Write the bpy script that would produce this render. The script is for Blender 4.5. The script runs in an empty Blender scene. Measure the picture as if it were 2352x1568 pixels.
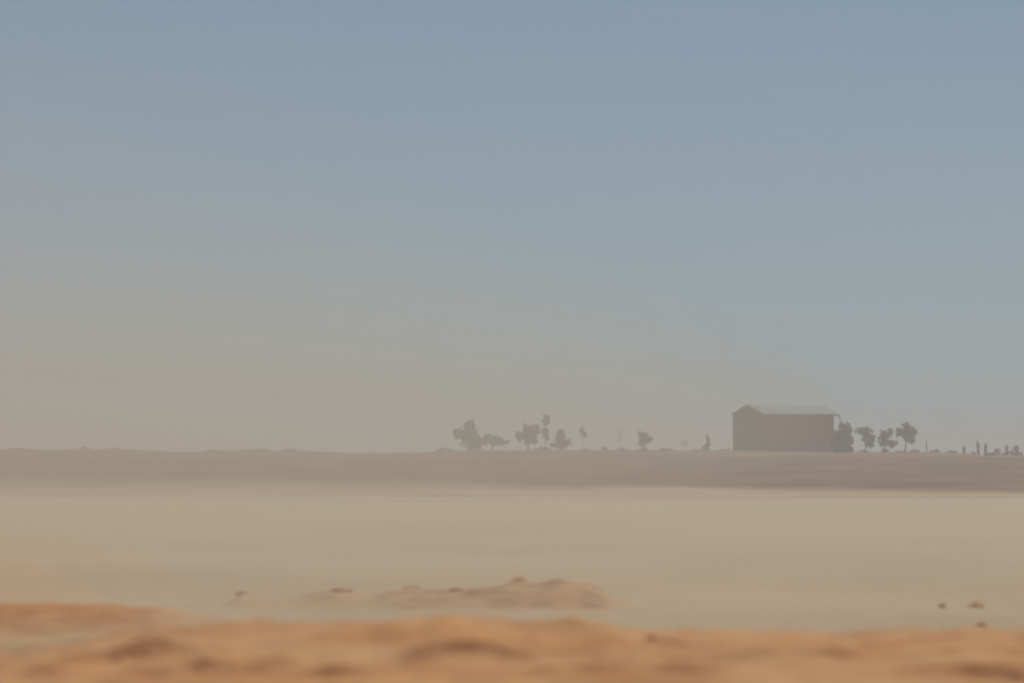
import bpy, math, random
import numpy as np
from mathutils import Vector, noise as mnoise

random.seed(7)
rng = np.random.default_rng(7)
scene = bpy.context.scene
COL = scene.collection

# ------------------------------------------------------------------ survey
# The place was laid out from sight lines of the photograph (2352 x 1568 grid):
F = 16817.0                 # focal length in those pixels (8 degree telephoto)
EYE = 1.7                   # eye height above the near sand
YH = 1045.0                 # row of eye level


def at(px, py, d):
    return Vector(((px - 1176.0) / F * d, d, EYE - (py - YH) / F * d))


def px_of(x, d):
    return 1176.0 + x / d * F


def zrow(row, d):
    return EYE - (row - YH) / F * d


# ------------------------------------------------------------------ helpers
def tag(o, label=None, cat=None, group=None, kind=None):
    if label: o['label'] = label
    if cat: o['category'] = cat
    if group: o['group'] = group
    if kind: o['kind'] = kind
    return o


def empty(name, loc, rz=0.0):
    o = bpy.data.objects.new(name, None)
    o.empty_display_size = 0.3
    o.location = loc
    o.rotation_euler = (0, 0, rz)
    COL.objects.link(o)
    return o


def mesh_obj(name, verts, faces, mat, parent=None, loc=(0, 0, 0), smooth=False):
    me = bpy.data.meshes.new(name)
    me.from_pydata([tuple(v) for v in verts], [], faces)
    me.update()
    if smooth:
        me.polygons.foreach_set('use_smooth', [True] * len(me.polygons))
    if mat: me.materials.append(mat)
    o = bpy.data.objects.new(name, me)
    o.location = loc
    COL.objects.link(o)
    if parent: o.parent = parent
    return o


class MB:
    def __init__(self):
        self.v, self.f = [], []

    def box(self, x0, x1, y0, y1, z0, z1):
        b = len(self.v)
        self.v += [(x0, y0, z0), (x1, y0, z0), (x1, y1, z0), (x0, y1, z0),
                   (x0, y0, z1), (x1, y0, z1), (x1, y1, z1), (x0, y1, z1)]
        for q in ((3, 2, 1, 0), (4, 5, 6, 7), (0, 1, 5, 4), (1, 2, 6, 5), (2, 3, 7, 6), (3, 0, 4, 7)):
            self.f.append(tuple(b + i for i in q))

    def tube(self, pts, radii, n=7):
        b = len(self.v)
        pts = [Vector(p) for p in pts]
        for i, p in enumerate(pts):
            t = (pts[min(i + 1, len(pts) - 1)] - pts[max(i - 1, 0)]).normalized()
            a = t.cross(Vector((0.31, 0.95, 0.05))).normalized()
            c = t.cross(a).normalized()
            for k in range(n):
                an = 2 * math.pi * k / n
                self.v.append(p + (a * math.cos(an) + c * math.sin(an)) * radii[i])
        for i in range(len(pts) - 1):
            for k in range(n):
                k2 = (k + 1) % n
                self.f.append((b + i * n + k, b + i * n + k2, b + (i + 1) * n + k2, b + (i + 1) * n + k))
        self.f.append(tuple(b + k for k in reversed(range(n))))
        e = b + (len(pts) - 1) * n
        self.f.append(tuple(e + k for k in range(n)))

    def build(self, name, mat, parent=None, loc=(0, 0, 0), smooth=False):
        return mesh_obj(name, self.v, self.f, mat, parent, loc, smooth)


# ------------------------------------------------------------------ materials
def new_mat(name):
    m = bpy.data.materials.new(name)
    m.use_nodes = True
    nt = m.node_tree
    nt.nodes.clear()
    return m, nt


def simple_mat(name, c0, c1, scale, rough=0.9, metallic=0.0, bump=0.0, detail=5.0, stretch=(1, 1, 1), spec=0.2):
    m, nt = new_mat(name)
    N, L = nt.nodes, nt.links
    out = N.new('ShaderNodeOutputMaterial')
    bs = N.new('ShaderNodeBsdfPrincipled')
    tc = N.new('ShaderNodeTexCoord')
    mp = N.new('ShaderNodeMapping')
    mp.inputs['Scale'].default_value = stretch
    nz = N.new('ShaderNodeTexNoise')
    nz.inputs['Scale'].default_value = scale
    nz.inputs['Detail'].default_value = detail
    cr = N.new('ShaderNodeValToRGB')
    cr.color_ramp.elements[0].position = 0.3
    cr.color_ramp.elements[1].position = 0.7
    cr.color_ramp.elements[0].color = (*c0, 1)
    cr.color_ramp.elements[1].color = (*c1, 1)
    L.new(tc.outputs['Object'], mp.inputs['Vector'])
    L.new(mp.outputs['Vector'], nz.inputs['Vector'])
    L.new(nz.outputs['Fac'], cr.inputs['Fac'])
    L.new(cr.outputs['Color'], bs.inputs['Base Color'])
    bs.inputs['Roughness'].default_value = rough
    bs.inputs['Metallic'].default_value = metallic
    bs.inputs['Specular IOR Level'].default_value = spec
    if bump:
        bp = N.new('ShaderNodeBump')
        bp.inputs['Strength'].default_value = bump
        bp.inputs['Distance'].default_value = 0.05
        L.new(nz.outputs['Fac'], bp.inputs['Height'])
        L.new(bp.outputs['Normal'], bs.inputs['Normal'])
    L.new(bs.outputs['BSDF'], out.inputs['Surface'])
    return m


def leaf_mat(name, c0, c1, trans=0.38):
    m, nt = new_mat(name)
    N, L = nt.nodes, nt.links
    out = N.new('ShaderNodeOutputMaterial')
    tc = N.new('ShaderNodeTexCoord')
    nz = N.new('ShaderNodeTexNoise')
    nz.inputs['Scale'].default_value = 1.3
    nz.inputs['Detail'].default_value = 4
    cr = N.new('ShaderNodeValToRGB')
    cr.color_ramp.elements[0].position = 0.35
    cr.color_ramp.elements[1].position = 0.68
    cr.color_ramp.elements[0].color = (*c0, 1)
    cr.color_ramp.elements[1].color = (*c1, 1)
    di = N.new('ShaderNodeBsdfDiffuse')
    tr = N.new('ShaderNodeBsdfTranslucent')
    mx = N.new('ShaderNodeMixShader')
    mx.inputs[0].default_value = trans
    L.new(tc.outputs['Object'], nz.inputs['Vector'])
    L.new(nz.outputs['Fac'], cr.inputs['Fac'])
    L.new(cr.outputs['Color'], di.inputs['Color'])
    L.new(cr.outputs['Color'], tr.inputs['Color'])
    L.new(di.outputs[0], mx.inputs[1])
    L.new(tr.outputs[0], mx.inputs[2])
    L.new(mx.outputs[0], out.inputs['Surface'])
    return m


def dust_mat(name, color, density, g):
    m, nt = new_mat(name)
    N, L = nt.nodes, nt.links
    out = N.new('ShaderNodeOutputMaterial')
    pv = N.new('ShaderNodeVolumePrincipled')
    pv.inputs['Color'].default_value = (*color, 1)
    pv.inputs['Density'].default_value = density
    pv.inputs['Density Attribute'].default_value = ''
    pv.inputs['Color Attribute'].default_value = ''
    pv.inputs['Anisotropy'].default_value = g
    L.new(pv.outputs[0], out.inputs['Volume'])
    if hasattr(m, 'volume_intersection_method'): pass
    m.cycles.homogeneous_volume = True
    return m


M_wall = simple_mat('weathered_wall', (0.36, 0.105, 0.058), (0.48, 0.15, 0.085), 1.6, 0.92, bump=0.4, stretch=(3, 3, 0.5))
M_gable = simple_mat('weathered_gable_shaded', (0.17, 0.068, 0.043), (0.24, 0.098, 0.062), 1.6, 0.92, bump=0.4, stretch=(3, 3, 0.5))  # wall colour again, darkened to paint in the gable end's shade
M_roof = simple_mat('pale_sheet_metal', (0.045, 0.058, 0.066), (0.066, 0.083, 0.092), 0.8, 0.6, 0.2, stretch=(4, 0.6, 1), spec=0.4)
M_timber = simple_mat('grey_timber', (0.06, 0.04, 0.03), (0.12, 0.085, 0.06), 5.0, 0.9, bump=0.5, stretch=(4, 4, 0.6))
M_bark = simple_mat('bark', (0.07, 0.05, 0.037), (0.14, 0.105, 0.08), 6.0, 0.95, bump=0.6, stretch=(3, 3, 0.5))
M_leaf = leaf_mat('dry_leaves', (0.135, 0.076, 0.036), (0.22, 0.13, 0.065))
M_leaf_red = leaf_mat('rusty_leaves', (0.17, 0.068, 0.034), (0.27, 0.12, 0.062))
M_tuft = leaf_mat('dry_tuft', (0.58, 0.33, 0.18), (0.74, 0.46, 0.27), 0.6)
M_scrub = leaf_mat('pale_scrub', (0.10, 0.085, 0.055), (0.18, 0.15, 0.10))


# ------------------------------------------------------------------ terrain
def prof(pts):
    xs = np.array([p[0] for p in pts], float)
    ys = np.array([p[1] for p in pts], float)

    def f(x):
        x = np.asarray(x, float)
        # cosine-eased interpolation
        i = np.clip(np.searchsorted(xs, x) - 1, 0, len(xs) - 2)
        t = np.clip((x - xs[i]) / (xs[i + 1] - xs[i]), 0, 1)
        t = t * t * (3 - 2 * t)
        return ys[i] * (1 - t) + ys[i + 1] * t
    return f


base_z = prof([(-400, 0.0), (0, 0.0), (48, -0.06), (58, -0.05), (72, -0.06), (92, -0.78), (112, -0.98), (140, -1.06),
               (400, -1.05), (606, -1.02), (632, -0.72), (900, 2.2), (915, 2.2), (1000, 1.6), (1500, 0.9), (7000, 0.0)])
front_rows = prof([(-800, 1520), (0, 1514), (110, 1506), (195, 1490), (270, 1461), (330, 1457), (430, 1446), (560, 1439),
                   (700, 1437), (850, 1432), (960, 1428), (1040, 1417), (1100, 1424), (1200, 1434), (1378, 1440),
                   (1480, 1456), (1600, 1467), (1800, 1472), (1950, 1488), (2060, 1474), (2150, 1468), (2270, 1467),
                   (2352, 1480), (3000, 1490)])
left_rows = prof([(-900, 1392), (0, 1388), (200, 1389), (350, 1394), (520, 1409), (650, 1440), (900, 1500)])
mound_rows = prof([(380, 1392), (520, 1380), (560, 1366), (640, 1370), (770, 1355), (860, 1366), (940, 1351), (1050, 1354),
                   (1110, 1352), (1180, 1336), (1230, 1337), (1285, 1329), (1340, 1339), (1420, 1374), (1520, 1394)])
crest_rows = prof([(-1500, 1032), (0, 1031), (130, 1033), (180, 1031), (300, 1032), (420, 1038), (560, 1033), (700, 1035), (800, 1040),
                   (960, 1039), (1030, 1035), (1120, 1033), (1300, 1033), (1700, 1034), (1900, 1037), (2060, 1037),
                   (2150, 1038), (2180, 1041), (2212, 1048), (2250, 1046), (2300, 1045), (2352, 1046), (3500, 1042)])
field_edge_rows = prof([(-1500, 1112), (0, 1110), (500, 1112), (1050, 1113), (1250, 1119), (1500, 1116), (1800, 1123), (2150, 1128), (2352, 1130), (3200, 1134)])


def bell(t):
    return np.exp(-t * t)


def fbm(x, y, octs, seed=0.0):
    out = np.zeros_like(x)
    amp = 1.0
    fx = 1.0
    flat = np.stack([x.ravel(), y.ravel()], 1)
    for o in range(octs):
        vals = np.array([mnoise.noise(Vector((p[0] * fx + seed, p[1] * fx - seed, o * 7.3))) for p in flat])
        out += amp * vals.reshape(x.shape)
        amp *= 0.5
        fx *= 2.03
    return out


def terrain(x, d, detail=True):
    x = np.asarray(x, float)
    d = np.asarray(d, float)
    z = base_z(d).copy()
    # front sand ridge, crest 70 m away
    p70 = 1176 + x / 70.0 * F
    up = np.where(d < 70, np.exp(-((d - 70) / 7.0) ** 2), np.exp(-((d - 70) / 5.0) ** 2))
    z += (zrow(front_rows(p70), 70.0) - base_z(70.0)) * up
    # ridge on the left behind it
    p95 = 1176 + x / 95.0 * F
    h = np.maximum(zrow(left_rows(p95), 95.0) - base_z(95.0), 0)
    z += h * bell((d - 95) / 7.0)
    # low sand mound with tufts
    p135 = 1176 + x / 135.0 * F
    h = np.maximum(zrow(mound_rows(p135), 135.0) - base_z(135.0), 0)
    z += h * bell((d - 135) / 4.0)
    # rise that carries the shed
    p905 = 1176 + x / 905.0 * F
    h = zrow(crest_rows(p905), 905.0) - 2.2
    z += h * bell((d - 905) / np.where(d < 905, 70.0, 160.0))
    return z


def ground_z(x, d):
    return float(terrain(np.array([x]), np.array([d]))[0])


us = np.concatenate([np.linspace(-4.0, -0.13, 26)[:-1], np.linspace(-0.13, 0.13, 380), np.linspace(0.13, 4.0, 26)[1:]])
ds = np.concatenate([np.linspace(-300, 20, 8)[:-1], np.linspace(20, 48, 14)[:-1], np.linspace(48, 80, 210)[:-1], np.linspace(80, 160, 130)[:-1],
                     np.linspace(160, 600, 60)[:-1], np.linspace(600, 960, 90)[:-1], np.geomspace(960, 7000, 26)])
U, D = np.meshgrid(us, ds)
X = U * (np.maximum(D, 0) + 12.0)
X = np.where(D < 20, U * (32.0 + np.abs(20 - D)), X)
Z = terrain(X, D)
near = (D > 40) & (D < 165) & (np.abs(U) < 0.14)
micro = np.zeros_like(Z)
mx_, md_ = X[near], D[near]
n1 = fbm(mx_ * 0.9, md_ * 0.55, 4, 3.1)
n2 = fbm(mx_ * 3.2, md_ * 1.6, 3, 9.7)
fade = np.clip((165 - md_) / 40, 0, 1)
micro[near] = (n1 * 0.060 + n2 * 0.035) * fade
# furrow-like hollows and humps seen on the ridge
HUMPS = [  # px, row, half width px, half height m, strength m
    (300, 1500, 70, 1.3, 0.10), (390, 1492, 60, 1.0, 0.09), (470, 1528, 45, 1.0, 0.07), (350, 1540, 60, 1.0, 0.06),
    (110, 1548, 35, 0.9, 0.07), (640, 1524, 40, 0.8, 0.05), (580, 1548, 70, 0.8, 0.05),
    (970, 1504, 50, 0.9, 0.05), (1075, 1500, 50, 0.9, 0.06), (1135, 1504, 60, 1.0, 0.06), (755, 1542, 60, 0.9, 0.05),
    (1372, 1530, 60, 0.9, 0.06), (1259, 1532, 30, 0.8, 0.04), (1498, 1470, 22, 0.8, 0.05), (1556, 1480, 45, 0.9, 0.05),
    (1738, 1505, 60, 0.9, 0.06), (1920, 1508, 60, 0.9, 0.05), (1577, 1538, 60, 0.9, 0.06), (2200, 1545, 90, 1.0, 0.07), (2326, 1556, 40, 1.0, 0.12)]
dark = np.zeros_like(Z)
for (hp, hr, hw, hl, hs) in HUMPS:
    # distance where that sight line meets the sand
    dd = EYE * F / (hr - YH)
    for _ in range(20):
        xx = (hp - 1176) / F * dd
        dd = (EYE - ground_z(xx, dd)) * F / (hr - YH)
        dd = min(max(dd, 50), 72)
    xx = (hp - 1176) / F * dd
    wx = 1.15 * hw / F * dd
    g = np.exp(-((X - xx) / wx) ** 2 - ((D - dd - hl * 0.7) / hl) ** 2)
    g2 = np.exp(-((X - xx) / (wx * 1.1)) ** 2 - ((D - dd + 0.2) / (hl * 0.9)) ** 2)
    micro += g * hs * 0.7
    dark = np.maximum(dark, g2 * min(1.0, hs / 0.06))  # hollow shade and dark soil painted into the sand colour
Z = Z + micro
nr, nc = X.shape
verts = np.stack([X, D, Z], -1).reshape(-1, 3)
faces = []
for i in range(nr - 1):
    for j in range(nc - 1):
        a = i * nc + j
        faces.append((a, a + 1, a + nc + 1, a + nc))

m, nt = new_mat('blown_sand_and_scrub_field')
N, L = nt.nodes, nt.links
out = N.new('ShaderNodeOutputMaterial')
bs = N.new('ShaderNodeBsdfDiffuse')
geo = N.new('ShaderNodeNewGeometry')
def attr(n):
    a = N.new('ShaderNodeAttribute'); a.attribute_name = n; return a.outputs['Fac']
def noise_(scale, detail=5, stretch=(1, 1, 1), rough=0.55):
    mp = N.new('ShaderNodeMapping'); mp.inputs['Scale'].default_value = stretch
    nz = N.new('ShaderNodeTexNoise'); nz.inputs['Scale'].default_value = scale; nz.inputs['Detail'].default_value = detail
    nz.inputs['Roughness'].default_value = rough
    L.new(geo.outputs['Position'], mp.inputs['Vector']); L.new(mp.outputs['Vector'], nz.inputs['Vector'])
    return nz.outputs['Fac']
def ramp(fac, p0, p1, c0=(0, 0, 0), c1=(1, 1, 1)):
    r = N.new('ShaderNodeValToRGB')
    r.color_ramp.elements[0].position = p0; r.color_ramp.elements[1].position = p1
    r.color_ramp.elements[0].color = (*c0, 1); r.color_ramp.elements[1].color = (*c1, 1)
    L.new(fac, r.inputs['Fac']); return r.outputs['Color']
def mix(fac, a, b):
    x = N.new('ShaderNodeMix'); x.data_type = 'RGBA'
    L.new(fac, x.inputs[0])
    for s, i in ((a, 6), (b, 7)):
        if isinstance(s, tuple): x.inputs[i].default_value = (*s, 1)
        else: L.new(s, x.inputs[i])
    return x.outputs[2]
def math_(op, a, b):
    x = N.new('ShaderNodeMath'); x.operation = op
    for s, i in ((a, 0), (b, 1)):
        if isinstance(s, (int, float)): x.inputs[i].default_value = s
        else: L.new(s, x.inputs[i])
    return x.outputs[0]
sand = ramp(noise_(0.8, 6, (1, 0.5, 1)), 0.30, 0.70, (0.43, 0.205, 0.085), (0.60, 0.315, 0.145))
tint = ramp(noise_(0.25, 3), 0.4, 0.65)
sand = mix(math_('MULTIPLY', tint, 0.75), sand, (0.54, 0.335, 0.17))
rust = ramp(noise_(0.55, 5, (1, 0.45, 1), 0.6), 0.50, 0.66)
sand = mix(math_('MULTIPLY', rust, 0.55), sand, (0.30, 0.125, 0.050))
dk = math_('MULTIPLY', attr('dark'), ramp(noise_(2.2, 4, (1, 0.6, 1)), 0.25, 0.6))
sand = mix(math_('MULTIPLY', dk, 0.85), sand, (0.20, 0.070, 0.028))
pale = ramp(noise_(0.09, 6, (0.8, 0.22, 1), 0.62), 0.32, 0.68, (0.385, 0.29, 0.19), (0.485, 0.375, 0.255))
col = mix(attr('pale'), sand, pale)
scr = ramp(noise_(0.12, 7, (1, 0.25, 1), 0.65), 0.3, 0.7, (0.11, 0.066, 0.036), (0.25, 0.155, 0.088))
fa = attr('field')
edge = math_('MULTIPLY', math_('MULTIPLY', fa, math_('SUBTRACT', 1.0, fa)), 2.6)
fa = math_('ADD', fa, math_('MULTIPLY', edge, math_('SUBTRACT', noise_(0.10, 5, (1, 0.3, 1), 0.6), 0.5)))
col = mix(fa, col, scr)
dry = ramp(noise_(0.3, 5), 0.3, 0.7, (0.20, 0.14, 0.085), (0.30, 0.21, 0.13))
col = mix(attr('dry'), col, dry)
L.new(col, bs.inputs['Color'])
bp = N.new('ShaderNodeBump'); bp.inputs['Strength'].default_value = 0.5; bp.inputs['Distance'].default_value = 0.03
L.new(noise_(6.0, 4), bp.inputs['Height']); L.new(bp.outputs['Normal'], bs.inputs['Normal'])
L.new(bs.outputs[0], out.inputs['Surface'])
M_ground = m
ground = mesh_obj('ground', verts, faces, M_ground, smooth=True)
tag(ground, kind='structure')

def setattr_f(name, arr):
    a = ground.data.attributes.new(name, 'FLOAT', 'POINT')
    a.data.foreach_set('value', np.ascontiguousarray(arr.ravel(), dtype=np.float32))
Dm = np.maximum(D, 1.0)
PX = 1176 + X / Dm * F
sm = lambda t: np.clip(t, 0, 1) ** 2 * (3 - 2 * np.clip(t, 0, 1))
pale = sm((D - 62 - 5 * sm((PX - 700) / 300)) / 28.0)  # pale flats; the crest is paled too, dust haze put into its colour
pale = np.maximum(pale, 0.8 * sm((D - 70) / 5.0) * sm((330 - PX) / 160))  # pale ground colour stands in for dust haze in the left hollow
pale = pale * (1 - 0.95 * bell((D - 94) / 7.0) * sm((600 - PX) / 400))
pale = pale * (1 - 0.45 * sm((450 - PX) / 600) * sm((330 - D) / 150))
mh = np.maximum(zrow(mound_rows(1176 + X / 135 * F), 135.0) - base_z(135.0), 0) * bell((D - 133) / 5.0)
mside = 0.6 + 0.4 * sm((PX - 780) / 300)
pale = pale * (1 - 0.62 * mside * sm(mh / 0.26))  # foot and left part stay paler, a dust veil painted into the mound
mblot = np.zeros_like(Z)
sel = (D > 120) & (D < 150) & (np.abs(U) < 0.1)
mblot[sel] = np.clip(fbm(X[sel] * 1.4, D[sel] * 0.8, 3, 5.5) * 1.2 + 0.7, 0, 1)
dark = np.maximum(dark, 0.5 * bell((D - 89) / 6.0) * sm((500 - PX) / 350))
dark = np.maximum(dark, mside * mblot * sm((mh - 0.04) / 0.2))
edge_d = (EYE + 1.0) * F / (field_edge_rows(1176 + X / 620.0 * F) - YH)
ROW = YH + (EYE - Z) / Dm * F
fw = 20 + 42 * sm((1700 - PX) / 1500)
field = sm((field_edge_rows(PX) - ROW) / fw + 0.5) * (D > 450)
dryc = sm((1053 - ROW) / 7.0) * (D > 700) * sm((1176 + X / 885 * F - 1350) / 300) * 0.8
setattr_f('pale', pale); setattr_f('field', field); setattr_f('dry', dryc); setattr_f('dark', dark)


# ------------------------------------------------------------------ foliage
def leaf_cloud(blobs, dens, size, seed):
    """Small leaf faces spread through ellipsoids: (centre, (rx, ry, rz))."""
    r = np.random.default_rng(seed)
    V, Fc = [], []
    for (c, rad) in blobs:
        n = int(1.5 * dens * (rad[0] * rad[2] + 0.08))
        # sub clumps make the outline uneven
        k = max(16, int(n / 14))
        cl = r.normal(size=(k, 3))
        cl /= np.linalg.norm(cl, axis=1)[:, None]
        cl *= (r.random((k, 1)) ** 0.42) * np.array(rad) * 0.95
        for q in range(n):
            p = np.array(c) + cl[r.integers(k)] + r.normal(size=3) * np.array(rad) * 0.13
            s = size * (0.5 + r.random() * 0.9)
            a = r.normal(size=3); a /= np.linalg.norm(a)
            b = np.cross(a, r.normal(size=3)); b /= np.linalg.norm(b)
            i = len(V)
            V += [p - a * s, p + b * s * 0.55, p + a * s, p - b * s * 0.55]
            Fc.append((i, i + 1, i + 2, i + 3))
    return V, Fc


def tree(name, label, cat, d, base_px, blobs_px, leaf, group=None, dens=300, size=0.19, trunk_r=0.09, stems=1, base_row=None, seed=0, trunk=True):
    """blobs_px: (px, row, half width px, half height px)"""
    x0 = (base_px - 1176) / F * d
    z0 = ground_z(x0, d) - 0.05 if base_row is None else zrow(base_row, d)
    root = empty(name, (x0, d, z0))
    tag(root, label, cat, group)
    r = random.Random(seed + 11)
    blobs = []
    for (bx, by, hw, hh) in blobs_px:
        p = at(bx, by, d)
        rx, rz = 1.1 * hw / F * d, 1.1 * hh / F * d
        blobs.append(((p.x - x0, r.uniform(-0.3, 0.3) * rx, p.z - z0), (rx, max(rx, rz) * 0.9, rz)))
    V, Fc = leaf_cloud(blobs, dens, size, seed)
    mesh_obj('crown', V, Fc, leaf, root)
    if trunk:
        mb = MB()
        tops = [Vector(b[0]) for b in blobs]
        cx = sum((t.x for t in tops)) / len(tops)
        low = min(b[0][2] - b[1][2] * 0.6 for b in blobs)
        fork = Vector((cx * 0.5, 0, max(0.35, low)))
        mb.tube([(0, 0, -0.15), Vector((fork.x * 0.35, 0.03, fork.z * 0.5)), fork], [trunk_r * 1.25, trunk_r, trunk_r * 0.85])
        for b, t in zip(blobs, tops):
            for q in range(2):
                e = t + Vector((r.uniform(-.5, .5) * b[1][0], r.uniform(-.5, .5) * b[1][1], r.uniform(0, .6) * b[1][2]))
                mid = fork.lerp(e, 0.5) + Vector((r.uniform(-.1, .1), r.uniform(-.1, .1), 0.08))
                mb.tube([fork, mid, e], [trunk_r * 0.7, trunk_r * 0.42, trunk_r * 0.15], 6)
        for s in range(1, stems):
            ox = r.uniform(-.5, .5) * blobs[-1][1][0] * 1.6 + 0.01
            t = tops[s % len(tops)]
            mb.tube([(ox, 0.1 * s, -0.15), (ox * 0.8, 0.1, t.z * 0.5), t], [trunk_r * 0.8, trunk_r * 0.6, trunk_r * 0.3], 6)
        mb.build('trunk', M_bark, root, smooth=True)
    return root


# trees on the rise left of the shed
G1 = 'small trees on the rise left of the shed'
tree('tree', 'broad dense tree with a side lobe, leftmost of the trees', 'tree', 892, 1082,
     [(1078, 978, 12, 14), (1080, 998, 20, 18), (1085, 1016, 24, 16), (1051, 996, 9, 15), (1064, 1000, 10, 10), (1098, 1022, 10, 10)], M_leaf, G1, seed=1, trunk_r=0.13, dens=300)
tree('tree', 'low wide spreading tree close beside the broad leftmost tree', 'tree', 896, 1133,
     [(1120, 1006, 13, 10), (1138, 1011, 16, 10), (1153, 1015, 12, 9), (1112, 1016, 9, 8)], M_leaf, G1, seed=2, stems=3, dens=270)
tree('tree', 'round crowned tree just left of the tall thin tree', 'tree', 886, 1213,
     [(1224, 990, 16, 17), (1207, 990, 14, 15), (1193, 1001, 10, 12), (1215, 1008, 13, 12), (1228, 1012, 7, 7)], M_leaf, G1, seed=3, dens=300, trunk_r=0.11)
tree('tree', 'tall thin tree with two stacked tufts of foliage', 'tree', 890, 1253,
     [(1254, 964, 9, 11), (1254, 989, 8, 8), (1253, 1004, 8, 10)], M_leaf, G1, seed=4, dens=300, trunk_r=0.07)
tree('tree', 'pointed bushy tree just right of the tall thin tree', 'tree', 876, 1288,
     [(1289, 991, 8, 10), (1288, 1005, 15, 11), (1289, 1016, 22, 12), (1270, 1022, 9, 6)], M_leaf_red, G1, seed=5, dens=300, trunk_r=0.11)
tree('sapling', 'slender small sapling right of the pointed bushy tree', 'sapling', 900, 1341,
     [(1336, 988, 6, 7), (1341, 997, 8, 6)], M_leaf, G1, seed=6, dens=260, trunk_r=0.035)
tree('tree', 'small lopsided tree standing alone midway between tree cluster and shed', 'tree', 884, 1480,
     [(1475, 996, 8, 7), (1482, 1006, 13, 10), (1488, 1008, 10, 8), (1474, 1016, 7, 8)], M_leaf, None, seed=7, dens=300, trunk_r=0.09)
tree('bush', 'low bush at the foot of the small lopsided tree', 'bush', 880, 1481,
     [(1481, 1033, 9, 6), (1473, 1036, 8, 4)], M_leaf, None, seed=8, dens=300, trunk=False)
tree('bush', 'small upright bush just left of the shed', 'bush', 886, 1625,
     [(1627, 1018, 8, 10), (1621, 1027, 8, 8), (1625, 1003, 2, 4)], M_leaf, None, seed=9, dens=240, trunk_r=0.04)
# far trees, nearly lost in the dust
tree('tree', 'faint thin tree far off in the dust right of the sapling', 'tree', 1650, 1426,
     [(1426, 994, 7, 8), (1423, 1008, 8, 7)], M_leaf, 'faint distant trees', seed=10, dens=50, size=0.25, trunk_r=0.09)
tree('tree', 'faint distant tree between the lopsided tree and the shed', 'tree', 1650, 1572,
     [(1572, 1016, 9, 8)], M_leaf, 'faint distant trees', seed=12, dens=60, size=0.25, trunk_r=0.08)
# right of the shed
G2 = 'trees right of the shed'
tree('bush', 'tall dense bush against the right end of the shed', 'bush', 866, 1938,
     [(1939, 984, 15, 14), (1936, 1006, 20, 16), (1948, 1008, 13, 14), (1938, 1026, 20, 15), (1926, 1028, 13, 13), (1924, 1002, 9, 14), (1921, 998, 9, 12), (1918, 1022, 11, 16), (1945, 1032, 16, 10)], M_leaf_red, None, seed=13, dens=330, trunk_r=0.12)
tree('tree', 'ragged tree with two offset clumps, nearest right of the shed', 'tree', 878, 1986,
     [(1977, 991, 12, 8), (1993, 990, 12, 9), (1990, 1004, 13, 10), (2002, 1010, 11, 14), (1997, 1022, 9, 9)], M_leaf_red, G2, seed=14, dens=300)
tree('tree', 'middle tree right of the shed with a low drooping side clump', 'tree', 876, 2031,
     [(2037, 995, 13, 10), (2031, 1006, 14, 13), (2028, 1018, 10, 7), (2050, 1018, 9, 8)], M_leaf_red, G2, seed=15, dens=310)
tree('tree', 'umbrella shaped tree with bare trunk, rightmost of the trees', 'tree', 874, 2079,
     [(2080, 984, 14, 12), (2067, 992, 13, 10), (2093, 990, 12, 12), (2084, 997, 14, 11), (2092, 1010, 10, 8)], M_leaf_red, G2, seed=16, dens=310, trunk_r=0.08)

# low scrub along the crest
SCRUB = [  # px, half width, half height, d, label
    (1022, 20, 6, 905, 'low scrub just left of the broad leftmost tree'),
    (1345, 8, 4, 900, 'small scrub clump under the slender sapling'),
    (1388, 6, 6, 900, 'tiny upright scrub clump right of the sapling'),
    (1428, 9, 5, 900, 'scrub clump left of the lopsided tree'),
    (1530, 14, 4, 900, 'low flat scrub clump right of the lopsided tree'),
    (1985, 9, 6, 880, 'scrub clump under the ragged tree right of the shed'),
    (2035, 8, 6, 880, 'scrub clump under the middle tree right of the shed'),
    (2070, 11, 4, 890, 'scrub clump at the foot of the umbrella shaped tree'),
    (2100, 9, 5, 890, 'scrub clump just right of the umbrella shaped tree'),
    (2146, 9, 5, 895, 'scrub clump at the foot of the slim pole'),
    (2188, 10, 6, 900, 'scrub clump left of the leftmost stump'),
    (2290, 16, 7, 900, 'brush between the stumps at the right edge'),
    (2330, 16, 6, 895, 'brush around the rightmost stump'),
    (2232, 10, 5, 898, 'brush between the leftmost stump and the tallest stump'),
    (2272, 10, 6, 896, 'brush just right of the straight stump'),
    (1245, 16, 5, 902, 'scrub clump below the tall thin tree'),
    (1600, 12, 4, 900, 'low scrub clump left of the small upright bush'),
    (1662, 14, 4, 900, 'low scrub clump between the small upright bush and the shed'),
    (668, 16, 6, 930, 'faint peaked scrub on the hazy left skyline'),
    (590, 26, 4, 930, 'faint flat scrub on the left skyline'),
    (490, 12, 5, 930, 'faint scrub clump near the middle of the left skyline'),
    (270, 34, 4, 930, 'faint long scrub on the far left skyline'),
    (190, 16, 5, 930, 'faint double scrub clump on the far left skyline'),
    (45, 26, 4, 930, 'faint scrub at the extreme left of the skyline'),
]
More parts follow.
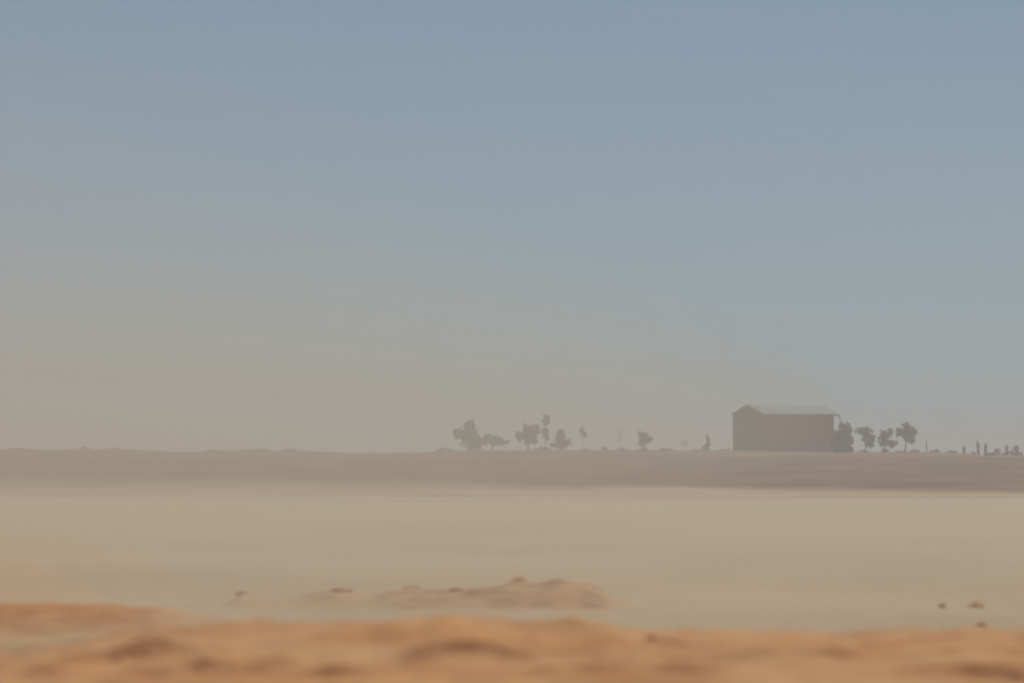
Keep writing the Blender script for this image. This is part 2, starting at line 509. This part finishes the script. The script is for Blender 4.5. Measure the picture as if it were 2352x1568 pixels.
for i, (px, hw, hh, d, lab) in enumerate(SCRUB):
    x0 = (px - 1176) / F * d
    z0 = ground_z(x0, d)
    r = random.Random(50 + i)
    bl = []
    nb = max(2, int(hw / 5))
    for k in range(nb):
        t = (k + 0.5) / nb * 2 - 1
        hz = (1.7 if px > 2180 else 1.25) * hh * (1.05 - 0.5 * abs(t)) * r.uniform(0.5, 1.3)
        bl.append(((t * hw / F * d, r.uniform(-.2, .2), hz * 0.45 / F * d), (hw * 1.8 / nb / F * d, 0.35, hz * 0.75 / F * d)))
    V, Fc = leaf_cloud(bl, 330, 0.11, 300 + i)
    o = mesh_obj('scrub', V, Fc, M_leaf if px < 1900 else M_leaf_red, None, (x0, d, z0 - 0.03))
    tag(o, lab, 'scrub', 'low scrub along the crest')

# ------------------------------------------------------------------ shed
SD = 880.0
k = SD / F                              # metres per grid pixel at the shed
corner = at(1752, 1040, SD)             # near corner between gable end and long side
ang = math.radians(30)
LEN = 181 * k / math.cos(ang)
WID = 65 * k / math.sin(ang)
EAVE = (1040 - 951) * k
RISE = 20.5 * k
gz = ground_z(corner.x + 3, SD) - 0.25
shed = empty('farm_shed', (corner.x, SD, gz), ang)
tag(shed, 'tall dark brown farm shed with pale gable roof on the rise', 'shed')
# local axes: x along the long side (to the right and away), y across the gable (to the left and away)
Hh = EAVE + (corner.z - gz)
OV = 0.85                                # open bay at the right end
WL = LEN - OV


def wavy_wall(name, p0, p1, zt, mat, thick, n=40, amp=0.06, gable=0.0, seed=0):
    """upright wall strip from p0 to p1, ragged top, small dents; gable adds a peak in the middle"""
    r = random.Random(seed)
    p0, p1 = Vector((*p0, 0)), Vector((*p1, 0))
    t = (p1 - p0).normalized()
    nrm = Vector((t.y, -t.x, 0))
    zs = [0, 0.12, 0.25, 0.4, 0.55, 0.7, 0.85, 1.0]
    V, Fc = [], []
    for side in (0, 1):
        for i in range(n + 1):
            u = i / n
            top = zt + gable * (1 - abs(2 * u - 1)) + (r.uniform(-amp, amp) if side == 0 else 0)
            for q, zf in enumerate(zs):
                off = 0.0 if side else 0.03 * math.sin(u * 37 + q * 2.1) + r.uniform(-.03, .03)
                V.append(p0.lerp(p1, u) + nrm * (off - side * thick) + Vector((0, 0, top * zf)))
    m_ = len(zs)
    s = (n + 1) * m_
    for i in range(n):
        for q in range(m_ - 1):
            a = i * m_ + q
            Fc.append((a, a + m_, a + m_ + 1, a + 1))
            Fc.append((s + a, s + a + 1, s + a + m_ + 1, s + a + m_))
    for i in range(n):
        a = i * m_ + m_ - 1
        Fc.append((a, a + m_, s + a + m_, s + a))
    for q in range(m_ - 1):
        Fc.append((q, q + 1, s + q + 1, s + q))
        a = n * m_ + q
        Fc.append((a, s + a, s + a + 1, a + 1))
    return mesh_obj(name, V, Fc, mat, shed)


wavy_wall('wall', (0.0, 0.0), (WL, 0.0), Hh - 0.03, M_wall, 0.16, 50, seed=1)
g_ = wavy_wall('gable_wall', (-0.004, WID), (-0.004, 0.004), Hh - 0.05, M_gable, 0.16, 24, gable=RISE - 0.03, seed=2)
wavy_wall('wall', (WL, WID), (0.0, WID), Hh - 0.03, M_wall, 0.16, 30, seed=3)
wavy_wall('gable_wall', (WL + 0.004, 0.004), (WL + 0.004, WID), Hh - 0.05, M_gable, 0.16, 24, gable=RISE - 0.03, seed=4)
# roof sheets: two corrugated slopes
for sgn in (0, 1):
    n = 96
    V, Fc = [], []
    x0, x1 = -0.05, LEN
    ye, yr = (-0.16, WID / 2) if sgn == 0 else (WID + 0.08, WID / 2)
    ze = Hh - RISE * 0.16 / (WID / 2)
    for lay in (0, 1):
        for i in range(n + 1):
            x = x0 + (x1 - x0) * i / n
            w = 0.018 * math.sin(i * math.pi / 1.5) + 0.03 * math.sin(x * 0.9 + sgn) * 0.6
            for j in range(5):
                t = j / 4
                V.append((x, ye + (yr - ye) * t, ze + (Hh + RISE - ze) * t + w * (1 - 0.6 * t) + 0.05 - lay * 0.03))
    s = (n + 1) * 5
    for i in range(n):
        for j in range(4):
            a = i * 5 + j
            q = (a, a + 5, a + 6, a + 1)
            q2 = (s + a, s + a + 1, s + a + 6, s + a + 5)
            Fc.append(q if sgn == 0 else q[::-1])
            Fc.append(q2 if sgn == 0 else q2[::-1])
        a = i * 5
        Fc.append((a, s + a, s + a + 5, a + 5))
    for a0 in (0, n * 5):
        for j in range(4):
            Fc.append((a0 + j, a0 + j + 1, s + a0 + j + 1, s + a0 + j))
    mesh_obj('roof', V, Fc, M_roof, shed, smooth=False)
mb = MB()
mb.tube([(-0.14, WID / 2, Hh + RISE + 0.035), (LEN + 0.02, WID / 2, Hh + RISE + 0.035)], [0.035, 0.035], 8)
mb.build('ridge_cap', M_roof, shed, smooth=True)
# dark barge boards on the visible gable, eave beam, leaning post of the open bay
for a, b in (((-0.08, -0.12), (-0.08, WID / 2)), ((-0.08, WID + 0.05), (-0.08, WID / 2))):
    mb = MB()
    ze = Hh - RISE * 0.08 / (WID / 2)
    mb.tube([(a[0], a[1], ze + 0.05), (b[0], b[1], Hh + RISE + 0.06)], [0.11, 0.11], 6)
    mb.build('barge_board', M_timber, shed)
mb = MB(); rb_ = random.Random(5)
bp_ = [(LEN * q / 26 - 0.02, -0.12, Hh - 0.05 + rb_.uniform(-0.07, 0.07)) for q in range(27)]
mb.tube(bp_, [rb_.uniform(0.06, 0.12) for _ in bp_], 6)
mb.build('eave_beam', M_timber, shed)
mb = MB(); mb.tube([(LEN - 0.12, -0.05, Hh - 0.02), (LEN + 0.42, 0.0, Hh - 1.75), (LEN + 0.55, 0.0, -0.1)], [0.075, 0.085, 0.09], 8)
mb.build('post', M_timber, shed, smooth=True)
mb = MB(); mb.tube([(LEN - 0.15, WID, Hh - 0.05), (LEN - 0.1, WID, -0.1)], [0.075, 0.09], 8)
mb.build('post', M_timber, shed, smooth=True)

# ------------------------------------------------------------------ posts
POSTS = [  # px, top row, half width px, lean, d, label
    (2128, 1010, 1.3, 0.0, 890, 'slim_pole', 'slim pale pole standing alone right of the umbrella shaped tree', 'pole'),
    (2214, 1024, 3.4, 0.02, 895, 'stump', 'short leaning stump, leftmost of the stumps at the right edge', 'stump'),
    (2248, 1013, 3.2, -0.10, 893, 'stump', 'tallest tilted stump, left of a close pair at the right edge', 'stump'),
    (2263, 1018, 3.4, 0.03, 900, 'stump', 'straight stump close on the right of the tallest stump', 'stump'),
    (2312, 1022, 3.6, 0.0, 886, 'stump', 'dark thick stump, second from the right edge', 'stump'),
    (2335, 1023, 4.6, 0.06, 893, 'stump', 'wide stump with forked top, rightmost at the picture edge', 'stump'),
]
for i, (px, row, hw, lean, d, nm, lab, cat) in enumerate(POSTS):
    x0 = (px - 1176) / F * d
    z0 = ground_z(x0, d)
    h = zrow(row, d) - z0
    w = hw / F * d
    mb = MB()
    r = random.Random(90 + i)
    mb.tube([(0, 0, -0.2), (lean * h * 0.4, 0.02, h * 0.45), (lean * h * 0.8, 0.0, h * 0.8), (lean * h, 0, h)],
            [w * 1.15, w * r.uniform(0.9, 1.05), w * r.uniform(0.8, 1.0), w * 0.6], 8)
    if 'forked' in lab:
        mb.tube([(0.02, 0, h * 0.55), (-w * 1.2, 0.05, h * 0.95)], [w * 0.6, w * 0.4], 7)
    if nm == 'stump':
        mb.tube([(0, 0.02, h * 0.6), (w * r.choice((-1.4, 1.4)), 0.03, h * 0.8)], [w * 0.4, w * 0.2], 6)
    o = mb.build(nm, M_timber if nm == 'stump' else M_bark, None, (x0, d, z0), smooth=True)
    tag(o, lab, cat, 'stumps on the crest at the right edge' if nm == 'stump' else None)

# ------------------------------------------------------------------ near tufts
TUFTS = [  # px, row, half width px, height px, start distance, label
    (558, 1362, 13, 14, 132, 'lone dark tuft left of the low sand mound'),
    (783, 1357, 17, 12, 134, 'faint tuft on the left shoulder of the low mound'),
    (943, 1353, 15, 12, 134, 'dark round tuft on the left part of the mound crest'),
    (1047, 1357, 10, 11, 134, 'small tuft on the mound crest left of its middle'),
    (1100, 1362, 24, 14, 133, 'long flat tuft on the middle of the low mound'),
    (1192, 1348, 17, 24, 134, 'tall tuft on the left of the mound summit'),
    (1240, 1360, 24, 14, 133, 'wide tuft below the mound summit'),
    (1281, 1345, 15, 17, 134, 'dense tuft on the top of the mound summit'),
    (1352, 1356, 22, 9, 134, 'flat tuft on the right slope of the mound'),
    (2243, 1394, 16, 13, 127, 'dark tuft on the flat, larger of the right pair'),
    (2166, 1394, 8, 9, 127, 'small tuft on the flat, left of the larger dark tuft'),
    (2254, 1438, 9, 10, 112, 'small tuft below the larger dark tuft at the right'),
    (114, 1552, 14, 15, 57, 'round clump low in the left bottom corner'),
    (270, 1512, 18, 12, 62, 'clump at the left end of the dark row on the ridge'),
    (295, 1500, 17, 13, 62, 'upper left clump of the dark row on the ridge'),
    (313, 1522, 11, 13, 60, 'small hanging clump below the dark row'),
    (350, 1503, 24, 11, 62, 'long clump in the middle of the dark row'),
    (392, 1497, 16, 14, 62, 'tall clump right of the middle of the dark row'),
    (446, 1501, 18, 8, 62, 'thin clump at the right end of the dark row'),
    (486, 1527, 14, 14, 59, 'dark clump below the right end of the row'),
    (452, 1541, 19, 9, 58, 'flat clump in front of the dark clump below the row'),
    (637, 1528, 11, 11, 59, 'single faint clump on the ridge right of the dark clumps'),
    (1498, 1472, 10, 14, 68, 'small clump on the right shoulder of the sand ridge'),
    (2328, 1566, 20, 30, 55, 'darkest clump in the right bottom corner'),
]
for i, (px, row, hw, hp, d0, lab) in enumerate(TUFTS):
    d = d0
    best = None
    for q in np.arange(50, 160, 0.25):       # where this sight line first meets the sand
        x = (px - 1176) / F * q
        if abs(q - d0) < 9:
            e = abs(ground_z(x, q) - zrow(row, q))
            if best is None or e < best[0]: best = (e, q)
    d = best[1]
    x0 = (px - 1176) / F * d
    z0 = ground_z(x0, d)
    w, h = (1.5 if 700 < px < 1120 else 1.35) * hw / F * d, (1.4 if px > 1120 else 0.9) * hp / F * d
    r = random.Random(200 + i)
    V, Fc = [], []
    for b in range(600 if 700 < px < 1120 else 150 if hw < 20 else 260):
        rr = min(0.95, abs(r.gauss(0, 0.45)))
        an = r.uniform(0, 2 * math.pi)
        bx, by = rr * w * math.cos(an), rr * w * math.sin(an)
        L_ = h * r.uniform(0.45, 1.0) * (0.35 + 0.65 * math.sqrt(max(0.0, 1 - rr * rr)))
        ax = math.cos(an) * rr * 0.8 + r.uniform(-.35, .35)
        ay = math.sin(an) * rr * 0.8 + r.uniform(-.35, .35)
        wid = 0.006 + 0.007 * r.random()
        a = r.uniform(0, math.pi)
        wx, wy = math.cos(a) * wid, math.sin(a) * wid
        i0 = len(V)
        m1 = (bx + ax * L_ * 0.35, by + ay * L_ * 0.35, L_ * 0.6)
        tp = (bx + ax * L_ * 0.9, by + ay * L_ * 0.9, L_ * 0.92)
        V += [(bx - wx, by - wy, -0.03), (bx + wx, by + wy, -0.03), (m1[0] + wx, m1[1] + wy, m1[2]), (m1[0] - wx, m1[1] - wy, m1[2]), tp]
        Fc += [(i0, i0 + 1, i0 + 2, i0 + 3), (i0 + 3, i0 + 2, i0 + 4)]
    o = mesh_obj('dry_tuft', V, Fc, M_tuft, None, (x0, d, z0))
    tag(o, lab, 'tuft', 'dry tufts on the blown sand')


# ------------------------------------------------------------------ dust in the air
def dust_body(name, xs, ys, top, bottom, mat):
    """closed body of airborne dust with an undulating top"""
    nx, ny = len(xs), len(ys)
    V = [(x, y, top(x, y)) for y in ys for x in xs] + [(x, y, bottom) for y in ys for x in xs]
    o = nx * ny
    Fc = []
    for j in range(ny - 1):
        for i in range(nx - 1):
            a = j * nx + i
            Fc.append((a, a + 1, a + nx + 1, a + nx))
            Fc.append((o + a, o + a + nx, o + a + nx + 1, o + a + 1))
    for i in range(nx - 1):
        Fc.append((i, o + i, o + i + 1, i + 1))
        a = (ny - 1) * nx + i
        Fc.append((a, a + 1, o + a + 1, o + a))
    for j in range(ny - 1):
        a = j * nx
        Fc.append((a, a + nx, o + a + nx, o + a))
        a = j * nx + nx - 1
        Fc.append((a, o + a, o + a + nx, a + nx))
    ob = mesh_obj(name, V, Fc, mat, smooth=False)
    tag(ob, kind='structure')
    return ob


def tops_haze(x, y):
    s = 1 / (1 + math.exp((x / max(y, 300.0) + 0.004) * 42))     # higher dust towards the left
    return 74 + 6 * s + 11 * mnoise.noise(Vector((x * 0.006, y * 0.0012, 1.7)))


M_haze = dust_mat('fine_dust_air', (0.56, 0.725, 0.795), 0.00048, 0.35)
hx = sorted(set([-3000, -1500, -800] + list(range(-480, 481, 40)) + [800, 1500, 3000]))
hy = [-400, 0, 100, 200, 300, 450, 600, 800, 1000, 1300, 1600, 2000, 2500, 3000, 4000, 5000, 6800]
dust_body('dust_haze', hx, hy, tops_haze, -9.0, M_haze)


def tops_tan(x, y):
    s = 1 / (1 + math.exp((x / max(y, 300.0) + 0.030) * 42))
    return 9 + 11 * s ** 1.3 + 2 * mnoise.noise(Vector((x * 0.006, y * 0.002, 8.1)))


M_tan = dust_mat('tan_dust_air', (0.84, 0.655, 0.54), 0.00038, 0.35)
dust_body('ground_dust', hx, [-380] + hy[1:-1] + [6500], tops_tan, -8.0, M_tan)


def drift_top(x, y):
    return 12 + 2 * mnoise.noise(Vector((x * 0.02, y * 0.006, 2.2)))


def drift_body():
    """a drift of dust over the left of the flats; its right edge runs slantwise away from the viewer"""
    ys = [110, 140, 180, 230, 300, 380, 470, 560, 660, 760, 880, 1000]
    V, Fc = [], []
    for y in ys:
        xr = -10.5 + 0.067 * (y - 150)
        row = [-420, -200, -100, -60, -30, -15, -6, 0]
        xs = [xr + r_ for r_ in row]
        V += [(x, y, drift_top(x, y)) for x in xs]
    n, m_ = len(V), 8
    V += [(v[0], v[1], -7.0) for v in V[:n]]
    for j in range(len(ys) - 1):
        for i in range(m_ - 1):
            a = j * m_ + i
            Fc += [(a, a + 1, a + m_ + 1, a + m_), (n + a, n + a + m_, n + a + m_ + 1, n + a + 1)]
        a, b = j * m_, j * m_ + m_ - 1
        Fc += [(a, a + m_, n + a + m_, n + a), (b, n + b, n + b + m_, b + m_)]
    for i in range(m_ - 1):
        a = (len(ys) - 1) * m_ + i
        Fc += [(i, n + i, n + i + 1, i + 1), (a, a + 1, n + a + 1, n + a)]
    tag(mesh_obj('drifting_dust', V, Fc, dust_mat('drifting_dust_air', (0.705, 0.638, 0.475), 0.00080, 0.35)), kind='structure')


drift_body()


def tops_low(x, y):
    f = min(1, max(0, (y - 84) / 28))
    lim = min(1.45 - 80 * y / F - 0.0016 * max(0, y - 420), 0.75)
    return -1.4 + f * (lim + 1.4 - 0.15 * (1 + mnoise.noise(Vector((x * 0.05, y * 0.012, 4.0)))))


M_low = dust_mat('blowing_sand_air', (0.715, 0.65, 0.505), 0.0068, 0.35)
lx = sorted(set([-400, -250, -150] + list(range(-100, 101, 8)) + [150, 250, 400]))
ly = [84, 90, 100, 112, 125, 140, 160, 185, 215, 250, 290, 340, 400, 460, 520, 570, 600, 618, 630]
dust_body('blowing_dust', lx, ly, tops_low, -6.0, M_low)

# ------------------------------------------------------------------ light
SUN_EL, SUN_ROT = math.radians(52), math.radians(28)
w = bpy.data.worlds.new('World')
scene.world = w
w.use_nodes = True
wn, wl = w.node_tree.nodes, w.node_tree.links
wn.clear()
wo = wn.new('ShaderNodeOutputWorld')
bg = wn.new('ShaderNodeBackground')
sky = wn.new('ShaderNodeTexSky')
sky.sky_type = 'NISHITA'
sky.sun_disc = False
sky.sun_elevation = SUN_EL
sky.sun_rotation = SUN_ROT
sky.air_density = 1.0
sky.dust_density = 0.0
sky.ozone_density = 4.5
sky.altitude = 5500
bg.inputs['Strength'].default_value = 0.046
wl.new(sky.outputs[0], bg.inputs['Color'])
wl.new(bg.outputs[0], wo.inputs['Surface'])

ld = bpy.data.lights.new('sun', 'SUN')
ld.energy = 3.6
ld.angle = math.radians(0.5)
ld.color = (1.0, 0.95, 0.87)
sun = bpy.data.objects.new('sun', ld)
dirv = Vector((math.sin(SUN_ROT) * math.cos(SUN_EL), math.cos(SUN_ROT) * math.cos(SUN_EL), math.sin(SUN_EL)))
sun.rotation_euler = dirv.to_track_quat('Z', 'Y').to_euler()
sun.location = dirv * 300
COL.objects.link(sun)

# ------------------------------------------------------------------ camera
cd = bpy.data.cameras.new('camera')
cam = bpy.data.objects.new('camera', cd)
cam.location = (0, 0, EYE)
cam.rotation_euler = (math.radians(90), 0, 0)
cd.sensor_width = 36
cd.lens = 18 / (1176.0 / F)
cd.shift_y = (YH - 784.0) / 2352.0
cd.clip_start = 0.1
cd.clip_end = 20000
cd.dof.use_dof = True
cd.dof.focus_distance = 350
cd.dof.aperture_fstop = 2.0
COL.objects.link(cam)
scene.camera = cam

scene.view_settings.view_transform = 'Standard'
scene.view_settings.look = 'None'
scene.view_settings.exposure = 0
scene.cycles.volume_bounces = 2
scene.cycles.max_bounces = 6
scene.cycles.transparent_max_bounces = 24
scene.cycles.use_denoising = True
